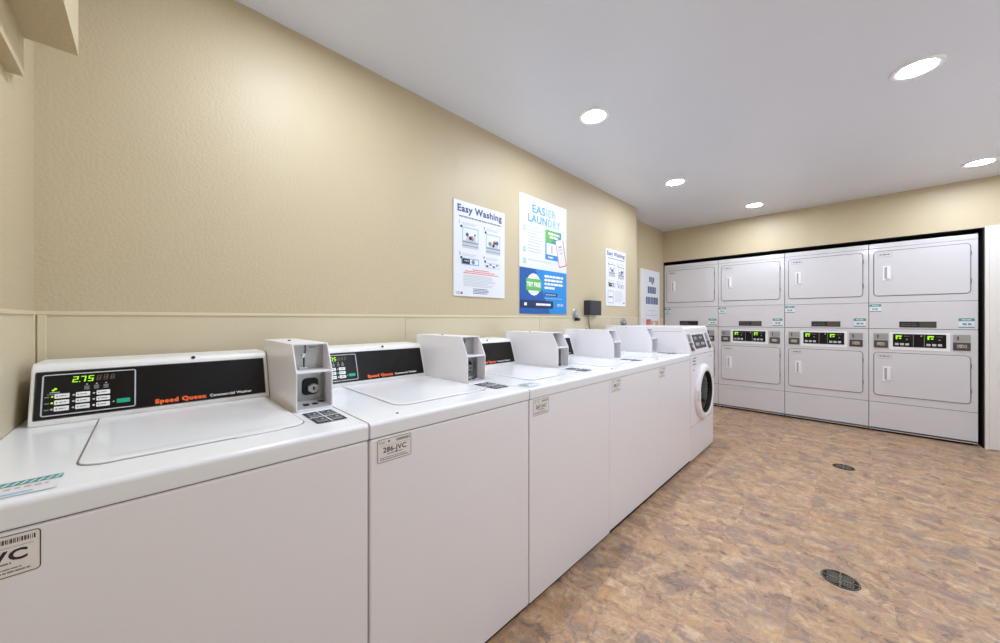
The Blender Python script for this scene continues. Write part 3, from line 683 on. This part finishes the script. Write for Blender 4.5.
def dryer(i, label):
    x = DX - DW * (4 - i); x1 = x + DW - 0.004; x0 = x
    root = thing('stacked_dryer', (x + DW / 2, DY + 0.36, 0), label, 'dryer', 'stacked coin dryers along the far wall')
    T = farframe(x, DY, 0); W = DW - 0.004
    b = MB('dryer'); b.box(x0 + 0.002, x1 - 0.002, DY + 0.012, DY + 0.75, 0.03, 2.014); b.build('cabinet', root, smooth=False)
    b = MB('seam'); b.box(x0 + 0.004, x1 - 0.004, DY + 0.004, DY + 0.02, 0.03, 2.012); b.build('frame', root, smooth=False)
    b = MB('black'); b.box(x0 + 0.02, x1 - 0.02, DY + 0.03, DY + 0.7, 0.0, 0.032); b.build('base', root, smooth=False)  # black filler paints the shaded gap at the floor
    for nm, z0, z1 in (('kick_panel', 0.044, 0.3165), ('lower_front', 0.3205, 1.1015), ('middle_panel', 1.1065, 1.3805), ('upper_front', 1.3835, 1.9655), ('top_trim', 1.968, 2.0165)):
        b = MB('dryer'); b.box(x0, x1, DY, DY + 0.03, z0, z1, bev=0.003, seg=3); b.build(nm, root)
    b = MB('dryer'); b.box(x0 + 0.002, x1 - 0.002, DY + 0.004, DY + 0.03, 0.022, 0.042, bev=0.001); b.build('base_rail', root)
    dryer_door(root, x, 1.457, 1.928, False, 'upper door'); dryer_door(root, x, 0.399, 0.850, True, 'lower door')
    # louvred slot in the middle panel
    b = MB('dkmetal'); T = farframe(x + (0.0, 0.020, 0.028, 0.0)[i], DY, 0); sx = (0.0, 0.020, 0.028, 0.0)[i]
    b.rect(T, 0.217, 1.121, 0.462, 1.182, 'drum', 0.0004)
    b.box(x + sx + 0.219, x + sx + 0.462, DY - 0.003, DY + 0.002, 1.178, 1.182, 'dkmetal'); b.box(x + sx + 0.219, x + sx + 0.462, DY - 0.003, DY + 0.002, 1.121, 1.125, 'dkmetal')
    b.rect(T, 0.352, 1.128, 0.458, 1.176, 'dkmetal' if i else 'drum', 0.0010)
    b.lines(T, 0.228, 0.335, 1.136, 0.012, 'seam', 3, 0.0010); b.lines(T, 0.228, 0.335, 1.158, 0.008, 'seam', 5, 0.0010)
    b.build('rating_plate', root, smooth=False); T = farframe(x, DY, 0)
    # control strip
    b = MB('dryer'); b.prism(rrect(0.145, 0.886, 0.548, 1.072, 0.008), 0.0, 0.0022, 'z', 'dryerwhite', bev=0.001, T=T)
    b.outline(T, 0.145, 0.886, 0.548, 1.072, 0.0016, 'lightink', 0.0026, 0.008); cp = b.build('control_frame', root)
    b = MB('gloss'); b.prism(rrect(0.173, 0.919, 0.522, 1.052, 0.003), 0.0022, 0.0050, 'z', 'gloss', T=T)
    for q in (0.310, 0.382): b.rect(T, q, 0.921, q + 0.004, 1.050, 'greyink', 0.0054)
    for q in (0.190, 0.402):
        b.rect(T, q + 0.002, 0.998, q + 0.014, 1.036, 'led', 0.0054, 0.003); b.rect(T, q + 0.002, 1.024, q + 0.044, 1.037, 'led', 0.0054, 0.003)
        b.rect(T, q + 0.024, 1.002, q + 0.040, 1.014, 'led', 0.0054, 0.002)
        b.disc(T, q + 0.078, 0.998, 0.007, 'greyink', 0.0054, 12)
        b.rect(T, q + 0.058, 1.026, q + 0.100, 1.034, 'dimled', 0.0054)
        for c in range(3): b.rect(T, q - 0.004 + c * 0.036, 0.936, q + 0.022 + c * 0.036, 0.958, 'lightink', 0.0054)
    b.disc(T, 0.365, 1.035, 0.006, 'lightink', 0.0054, 12)
    b.build('control_panel', cp, smooth=False)
    for q, w in ((0.036, 0.102), (0.563, 0.104)):
        b = MB('sheet'); b.prism(rrect(q, 0.990, q + w, 1.056, 0.003), 0.0, 0.004, 'z', 'sheet', bev=0.001, T=T)
        b.rect(T, q + 0.026, 1.002, q + 0.033, 1.030, 'black', 0.0044); b.disc(T, q + 0.0295, 1.032, 0.007, 'dkmetal', 0.0042, 14); b.build('coin_slot_plate', root)
        b = MB('dkmetal'); b.prism(rrect(q, 0.903, q + w, 0.981, 0.003), 0.0, 0.006, 'z', 'dkmetal', bev=0.001, T=T); cs = b.build('coin_slide', root)
        b = MB('chrome'); TT = T @ Matrix.Translation((q + w / 2, 0.943, 0.006))
        b.prism(rrect(-0.030, -0.017, 0.030, 0.017, 0.006), 0.0, 0.004, 'z', 'sheet', bev=0.001, T=TT)
        b.lathe([(0.019, 0.004), (0.019, 0.016), (0.015, 0.020), (0.0, 0.020)], TT, 'chrome', 20); b.rect(TT, -0.002, -0.008, 0.003, 0.008, 'black', 0.0205); b.build('coin_slide_lock', cs)
    dryer_sticker(root, T, 0.004, 1.285, 0.085, 0.080, i); dryer_sticker(root, T, 0.596, 1.124, 0.094, 0.090, i + 9)

dryer(0, 'leftmost stacked dryer, in the corner and partly hidden behind the front-load washer')
dryer(1, 'second stacked dryer from the left, its kick panel clear of the front-load washer')
dryer(2, 'third stacked dryer from the left, between the second dryer and the rightmost dryer')
dryer(3, 'rightmost stacked dryer, beside the black gap and white door at the right edge')

# ------------------------------------------------------------------ wall posters and signs
def easy_washing(y, z, W, H, label, plain=False):
    T = wallframe(0.0005, y, z); b = MB('paper')
    b.prism(rrect(0, 0, W, H, 0.004), 0.0, 0.006, 'z', 'paper', bev=0.001, T=T); l = 0.0064
    k = H / 0.62; ink = 'navy'
    b.text(T, 'Easy Washing', W / 2, 0.552 * k, 0.044 * k, 'navy', 0.04, align='CENTER', width=W * 0.87, lift=l)
    b.lines(T, W * 0.09, W * 0.93, 0.515 * k, 0.010 * k, 'greyink', 1, l, gap=0.3)
    def step(x, zt, n):
        b.text(T, str(n), x - 0.026, zt - 0.004, 0.020, 'navy', 0.02, lift=l); b.disc(T, x - 0.008, zt - 0.020, 0.009, 'ink', l, 12)
        b.lines(T, x, x + 0.12, zt + 0.004, 0.005, 'lightink', n, l); b.lines(T, x, x + 0.11, zt - 0.006, 0.005, 'lightink', n + 4, l)
    def machine(x, zb, w, h, seed):
        b.rect(T, x, zb, x + w, zb + h * 0.30, 'lightink', l); b.rect(T, x, zb + h * 0.26, x + w, zb + h * 0.31, 'greyink', l + 0.0003); b.rect(T, x, zb + h * 0.10, x + w, zb + h * 0.13, 'greyink', l + 0.0003)
        b.outline(T, x, zb + h * 0.3, x + w, zb + h, 0.007, 'cyan2' if not plain else 'greyink', l, 0.004)
        b.poly(T, [(x + w * .2, zb + h * .34), (x + w * .85, zb + h * .34), (x + w * .8, zb + h * .62), (x + w * .3, zb + h * .6)], 'lightink', l + 0.0002)
        R = random.Random(seed)
        for q in range(5):
            b.disc(T, x + w * R.uniform(.25, .8), zb + h * R.uniform(.36, .7), w * R.uniform(.05, .11), ('ink', 'navy', 'greyink', 'red' if not plain else 'ink')[q % 4], l + 0.0004 + q * 0.0001, 10)
    step(W * 0.15, 0.475 * k, 1); machine(W * 0.15, 0.318 * k, W * 0.30, 0.138 * k, 2)
    step(W * 0.61, 0.470 * k, 2); machine(W * 0.60, 0.305 * k, W * 0.30, 0.138 * k, 5)
    step(W * 0.15, 0.272 * k, 3); x = W * 0.13
    b.outline(T, x, 0.208 * k, x + W * 0.33, 0.252 * k, 0.006, 'cyan' if not plain else 'greyink', l, 0.008); b.rect(T, x + 0.008, 0.214 * k, x + W * 0.16, 0.246 * k, 'ink', l + 0.0002)
    b.disc(T, x + W * 0.22, 0.230 * k, 0.015, 'greyink', l + 0.0002); b.lines(T, x + W * 0.06, x + W * 0.14, 0.230 * k, 0.006, 'lightink', 4, l + 0.0005)
    step(W * 0.60, 0.268 * k, 4); x = W * 0.58
    b.outline(T, x, 0.205 * k, x + W * 0.31, 0.242 * k, 0.004, 'cyan2' if not plain else 'greyink', l, 0.006)
    for q in range(4): b.rect(T, x + 0.01 + q * 0.032, 0.212 * k + (q % 2) * 0.012, x + 0.032 + q * 0.032, 0.224 * k + (q % 2) * 0.012, ('ink', 'greyink', 'navy', 'greyink')[q], l + 0.0002)
    if not plain:
        for q, (a, c) in enumerate(((0.34, 0.66), (0.20, 0.78), (0.17, 0.86))): b.lines(T, W * a, W * c, (0.176 - q * 0.012) * k, 0.006 * k, 'red', q, l, gap=0.25)
        for q in range(8): b.lines(T, W * 0.17, W * 0.84, (0.136 - q * 0.0098) * k, 0.0045 * k, 'lightink', q + 10, l, gap=0.3, ragged=0.1)
        for q in range(4): b.lines(T, W * 0.35, W * 0.66, (0.050 - q * 0.0098) * k, 0.0045 * k, 'navy', q + 30, l, gap=0.3, ragged=0.03)
        b.text(T, 'CSC', 0.018, 0.014, 0.015, 'greyink', 0.02, lift=l); b.disc(T, 0.066, 0.021, 0.008, 'navy', l)
    else:
        b.outline(T, W * 0.10, 0.03 * k, W * 0.38, 0.165 * k, 0.005, 'greyink', l, 0.01); b.lines(T, W * 0.14, W * 0.34, 0.09 * k, 0.012, 'navy', 8, l)
        for q in range(10): b.lines(T, W * 0.43, W * 0.88, (0.160 - q * 0.0125) * k, 0.0055 * k, 'lightink', q + 10, l, gap=0.3, ragged=0.08)
        b.rect(T, W * 0.86, 0.028, W * 0.93, 0.042, 'navy', l)
    o = b.build('laundry_poster', smooth=False); centred(o); tag(o, label, 'poster'); return o

easy_washing(1.375, 1.357, 0.467, 0.621, 'white Easy Washing instruction poster nearest the camera, with red small print')
easy_washing(3.339, 1.348, 0.456, 0.598, 'smaller-looking instruction poster above and right of the black card reader box, without red print', plain=True)

def easier_laundry():
    W, H = 0.629, 0.935; T = wallframe(0.0005, 2.006, 1.249); b = MB('paper'); l = 0.0044
    b.prism([(0, 0), (W, 0), (W, H), (0, H)], 0.0, 0.004, 'z', 'paper', T=T)
    b.rect(T, 0, 0, W, 0.362, 'blue', l); b.poly(T, [(0, 0), (W * 0.62, 0), (W * 0.30, 0.362), (0, 0.362)], 'dkblue', l + 0.0002)
    b.text(T, 'EAS', 0.152, 0.812, 0.062, 'cyan', 0.035, width=0.170, lift=l); b.text(T, 'IER', 0.330, 0.812, 0.062, 'cyan2', 0.035, width=0.140, lift=l)
    b.text(T, 'LAUN', 0.100, 0.732, 0.062, 'cyan', 0.035, width=0.245, lift=l); b.text(T, 'DRY', 0.355, 0.732, 0.062, 'cyan2', 0.035, width=0.180, lift=l)
    for q, (n, z, k) in enumerate((('1', 0.672, 7), ('2', 0.505, 2), ('3', 0.415, 1))):
        b.disc(T, 0.058, z, 0.021, 'green', l); b.disc(T, 0.058, z, 0.0165, 'paper', l + 0.0002); b.text(T, n, 0.058, z - 0.011, 0.022, 'green', 0.03, align='CENTER', lift=l + 0.0004)
        for r in range(k): b.lines(T, 0.100, 0.285 if q < 2 else 0.44, z + 0.010 - r * 0.0235, 0.008, 'lightink', q * 10 + r, l, gap=0.4, ragged=0.04)
    b.rect(T, 0.322, 0.455, 0.545, 0.705, 'blue', l, 0.006); b.rect(T, 0.322, 0.600, 0.545, 0.705, 'green', l + 0.0002, 0.006)
    b.poly(T, [(0.40, 0.600), (0.545, 0.600), (0.545, 0.705), (0.50, 0.705)], 'teal', l + 0.0003)
    b.lines(T, 0.36, 0.52, 0.668, 0.018, 'white', 2, l + 0.0006); b.lines(T, 0.38, 0.50, 0.640, 0.018, 'white', 3, l + 0.0006)
    b.rect(T, 0.338, 0.500, 0.530, 0.595, 'white', l + 0.0004); b.text(T, '1', 0.405, 0.515, 0.062, 'greyink', 0.03, lift=l + 0.0006); b.lines(T, 0.36, 0.43, 0.470, 0.014, 'white', 4, l + 0.0006)
    ph = T @ Matrix.Translation((0.54, 0.535, 0)) @ Matrix.Rotation(math.radians(14), 4, 'Z')
    b.rect(ph, -0.058, -0.125, 0.062, 0.105, 'red', l + 0.0008, 0.012); b.rect(ph, -0.050, -0.115, 0.050, 0.110, 'paper', l + 0.0010, 0.010)
    b.lines(ph, -0.028, 0.030, 0.020, 0.012, 'lightink', 5, l + 0.0012); b.lines(ph, -0.02, 0.022, -0.01, 0.012, 'lightink', 6, l + 0.0012); b.lines(ph, -0.02, 0.02, 0.045, 0.012, 'greyink', 7, l + 0.0012)
    n = 36; P = []
    for i in range(n): a = 2 * math.pi * i / n; r = 0.086 + 0.004 * (i % 2); P.append((0.172 + r * math.cos(a), 0.235 + r * math.sin(a)))
    b.poly(T, P, 'white', l + 0.0004)
    b.rect(T, 0.076, 0.185, 0.268, 0.280, 'green', l + 0.0006, 0.006)
    b.text(T, 'TRY FREE', 0.172, 0.218, 0.034, 'white', 0.045, align='CENTER', width=0.172, lift=l + 0.0009)
    b.lines(T, 0.13, 0.215, 0.292, 0.006, 'lightink', 9, l + 0.0006); b.lines(T, 0.13, 0.215, 0.165, 0.006, 'lightink', 10, l + 0.0006)
    for r, e in enumerate((0.575, 0.565, 0.575, 0.45)): b.lines(T, 0.310, e, 0.305 - r * 0.032, 0.019, 'white', 40 + r, l + 0.0004, gap=0.35, wmin=1.6, wmax=3.6)
    b.rect(T, 0.310, 0.148, 0.49, 0.176, 'pill', l + 0.0004, 0.008); b.lines(T, 0.325, 0.47, 0.156, 0.011, 'cyan2', 3, l + 0.0006); b.lines(T, 0.31, 0.56, 0.128, 0.006, 'cyan2', 12, l + 0.0004)
    b.rect(T, -0.0, 0.045, 0.43, 0.108, 'pill', l + 0.0004, 0.012)
    b.lines(T, 0.055, 0.085, 0.066, 0.022, 'white', 3, l + 0.0006); b.lines(T, 0.20, 0.395, 0.068, 0.018, 'white', 13, l + 0.0006, gap=0.15)
    b.text(T, 'CSC GO', 0.485, 0.068, 0.020, 'white', 0.03, lift=l + 0.0006, width=0.09)
    o = b.build('laundry_poster', smooth=False); centred(o); tag(o, 'tall EASIER LAUNDRY poster with a blue lower third and TRY FREE badge', 'poster')
easier_laundry()

def board():
    x = RW; T = wallframe(x, 4.62, 1.02)
    b = MB('paper'); b.prism(rrect(0, 0, 0.655, 0.868, 0.004), 0.002, 0.030, 'z', 'door', bev=0.002, T=T); l = 0.0304
    b.rect(T, 0.085, 0.01, 0.645, 0.858, 'paper', l)
    for z, h, a, c, s in ((0.705, 0.070, 0.28, 0.46, 2), (0.545, 0.095, 0.23, 0.53, 3), (0.395, 0.100, 0.17, 0.60, 4)):
        b.lines(T, a, c, z, h, 'navy', s, l + 0.0003, gap=0.12, wmin=0.35, wmax=0.7)
    b.lines(T, 0.36, 0.42, 0.675, 0.03, 'greyink', 2, l + 0.0003); b.lines(T, 0.26, 0.50, 0.30, 0.012, 'lightink', 7, l + 0.0003); b.lines(T, 0.17, 0.58, 0.235, 0.012, 'lightink', 8, l + 0.0003)
    b.rect(T, 0.18, 0.07, 0.34, 0.185, 'brick', l + 0.0003); b.rect(T, 0.34, 0.07, 0.61, 0.165, 'amber', l + 0.0003); b.rect(T, 0.25, 0.09, 0.33, 0.16, 'red', l + 0.0005); b.disc(T, 0.46, 0.12, 0.035, 'paper', l + 0.0005)
    o = b.build('notice_board', smooth=False); centred(o); tag(o, 'white framed notice in the recessed corner left of the dryers, with navy print', 'notice board')
board()

# ------------------------------------------------------------------ card reader box and its cord, wall outlets
cr = thing('card_reader', (0.0, 3.036, 1.245), 'black box mounted on the wall between the blue poster and the far poster', 'card reader')
b = MB('plastic'); b.box(-0.002, 0.066, 2.929, 3.143, 1.245, 1.385, 'plastic', bev=0.004)
b.build('housing', cr)
b = MB('gloss'); b.prism(rrect(0.006, 0.006, 0.208, 0.134, 0.006), 0, 0.002, 'z', 'plastic', T=wallframe(0.0658, 2.929, 1.245))
b.outline(wallframe(0.0658, 2.929, 1.245), 0.006, 0.006, 0.208, 0.134, 0.002, 'rubber', 0.0024, 0.006); b.build('faceplate', cr)
b = MB('cord'); b.tube([(0.020, 2.985, 1.250), (0.018, 2.988, 1.21), (0.014, 3.0, 1.17), (0.012, 3.02, 1.12), (0.012, 3.03, 1.05), (0.012, 3.03, 0.95)], 0.005, 'cord')
b.build('cord', cr)
def outlet(y, z, label):
    t = thing('wall_outlet', (0, y, z - 0.06), label, 'outlet', 'round metal wall outlets')
    T = wallframe(0, y, z)
    b = MB('sheet'); b.lathe([(0.056, -0.001), (0.056, 0.003), (0.051, 0.007), (0.034, 0.008), (0.034, 0.004), (0.0, 0.004)], T, 'sheet', 32); b.build('cover_plate', t)
    b = MB('dkmetal'); b.lathe([(0.031, 0.003), (0.031, 0.026), (0.026, 0.030), (0.0, 0.030)], T, 'sheet', 28)
    b.lathe([(0.016, 0.029), (0.016, 0.040), (0.0, 0.042)], T @ Matrix.Translation((0, -0.006, 0)), 'chrome', 20); b.box(0.004, 0.045, y - 0.02, y + 0.02, z - 0.052, z - 0.026, 'rubber', bev=0.006); b.build('plug', t)
outlet(2.780, 1.243, 'round metal wall outlet between the blue poster and the black box')
outlet(3.735, 1.172, 'round metal wall outlet below the far poster, half hidden by a coin box')

# ------------------------------------------------------------------ floor drains
def drain(x, y, label):
    t = thing('floor_drain', (x, y, 0), label, 'floor drain', 'round floor drains')
    b = MB('drainhole'); b.lathe([(0.068, 0.0), (0.068, 0.0016), (0.0, 0.0016)], Matrix.Translation((x, y, 0)), 'drainhole', 40); b.build('drain_body', t)
    b = MB('iron'); Z = Matrix.Translation((x, y, 0))
    def ring(cx, cy, r0, r1, m='iron', lift=0.0026, n=28, a0=0, a1=360):
        V = []; F = []
        for i in range(n + 1):
            a = math.radians(a0 + (a1 - a0) * i / n)
            for r in (r0, r1): V.append((x + cx + r * math.cos(a), y + cy + r * math.sin(a), lift))
        for i in range(n): F.append((2 * i, 2 * i + 1, 2 * i + 3, 2 * i + 2))
        b.add(V, F, m)
    ring(0, 0, 0.0625, 0.0665)
    for q in range(4):
        a = math.radians(45 + 90 * q); cx, cy = 0.034 * math.cos(a), 0.034 * math.sin(a)
        ring(cx, cy, 0.018, 0.0225); ring(cx, cy, 0.009, 0.0135); ring(cx, cy, 0.0, 0.005)
    for a in (0, 90): b.rect(Z @ Matrix.Rotation(math.radians(a), 4, 'Z'), -0.062, -0.003, 0.062, 0.003, 'iron', 0.0028)
    b.build('grate', t, smooth=False)
drain(1.765, 2.262, 'round patterned floor drain nearest the camera')
drain(1.757, 4.004, 'smaller-looking floor drain farther away, towards the dryers')
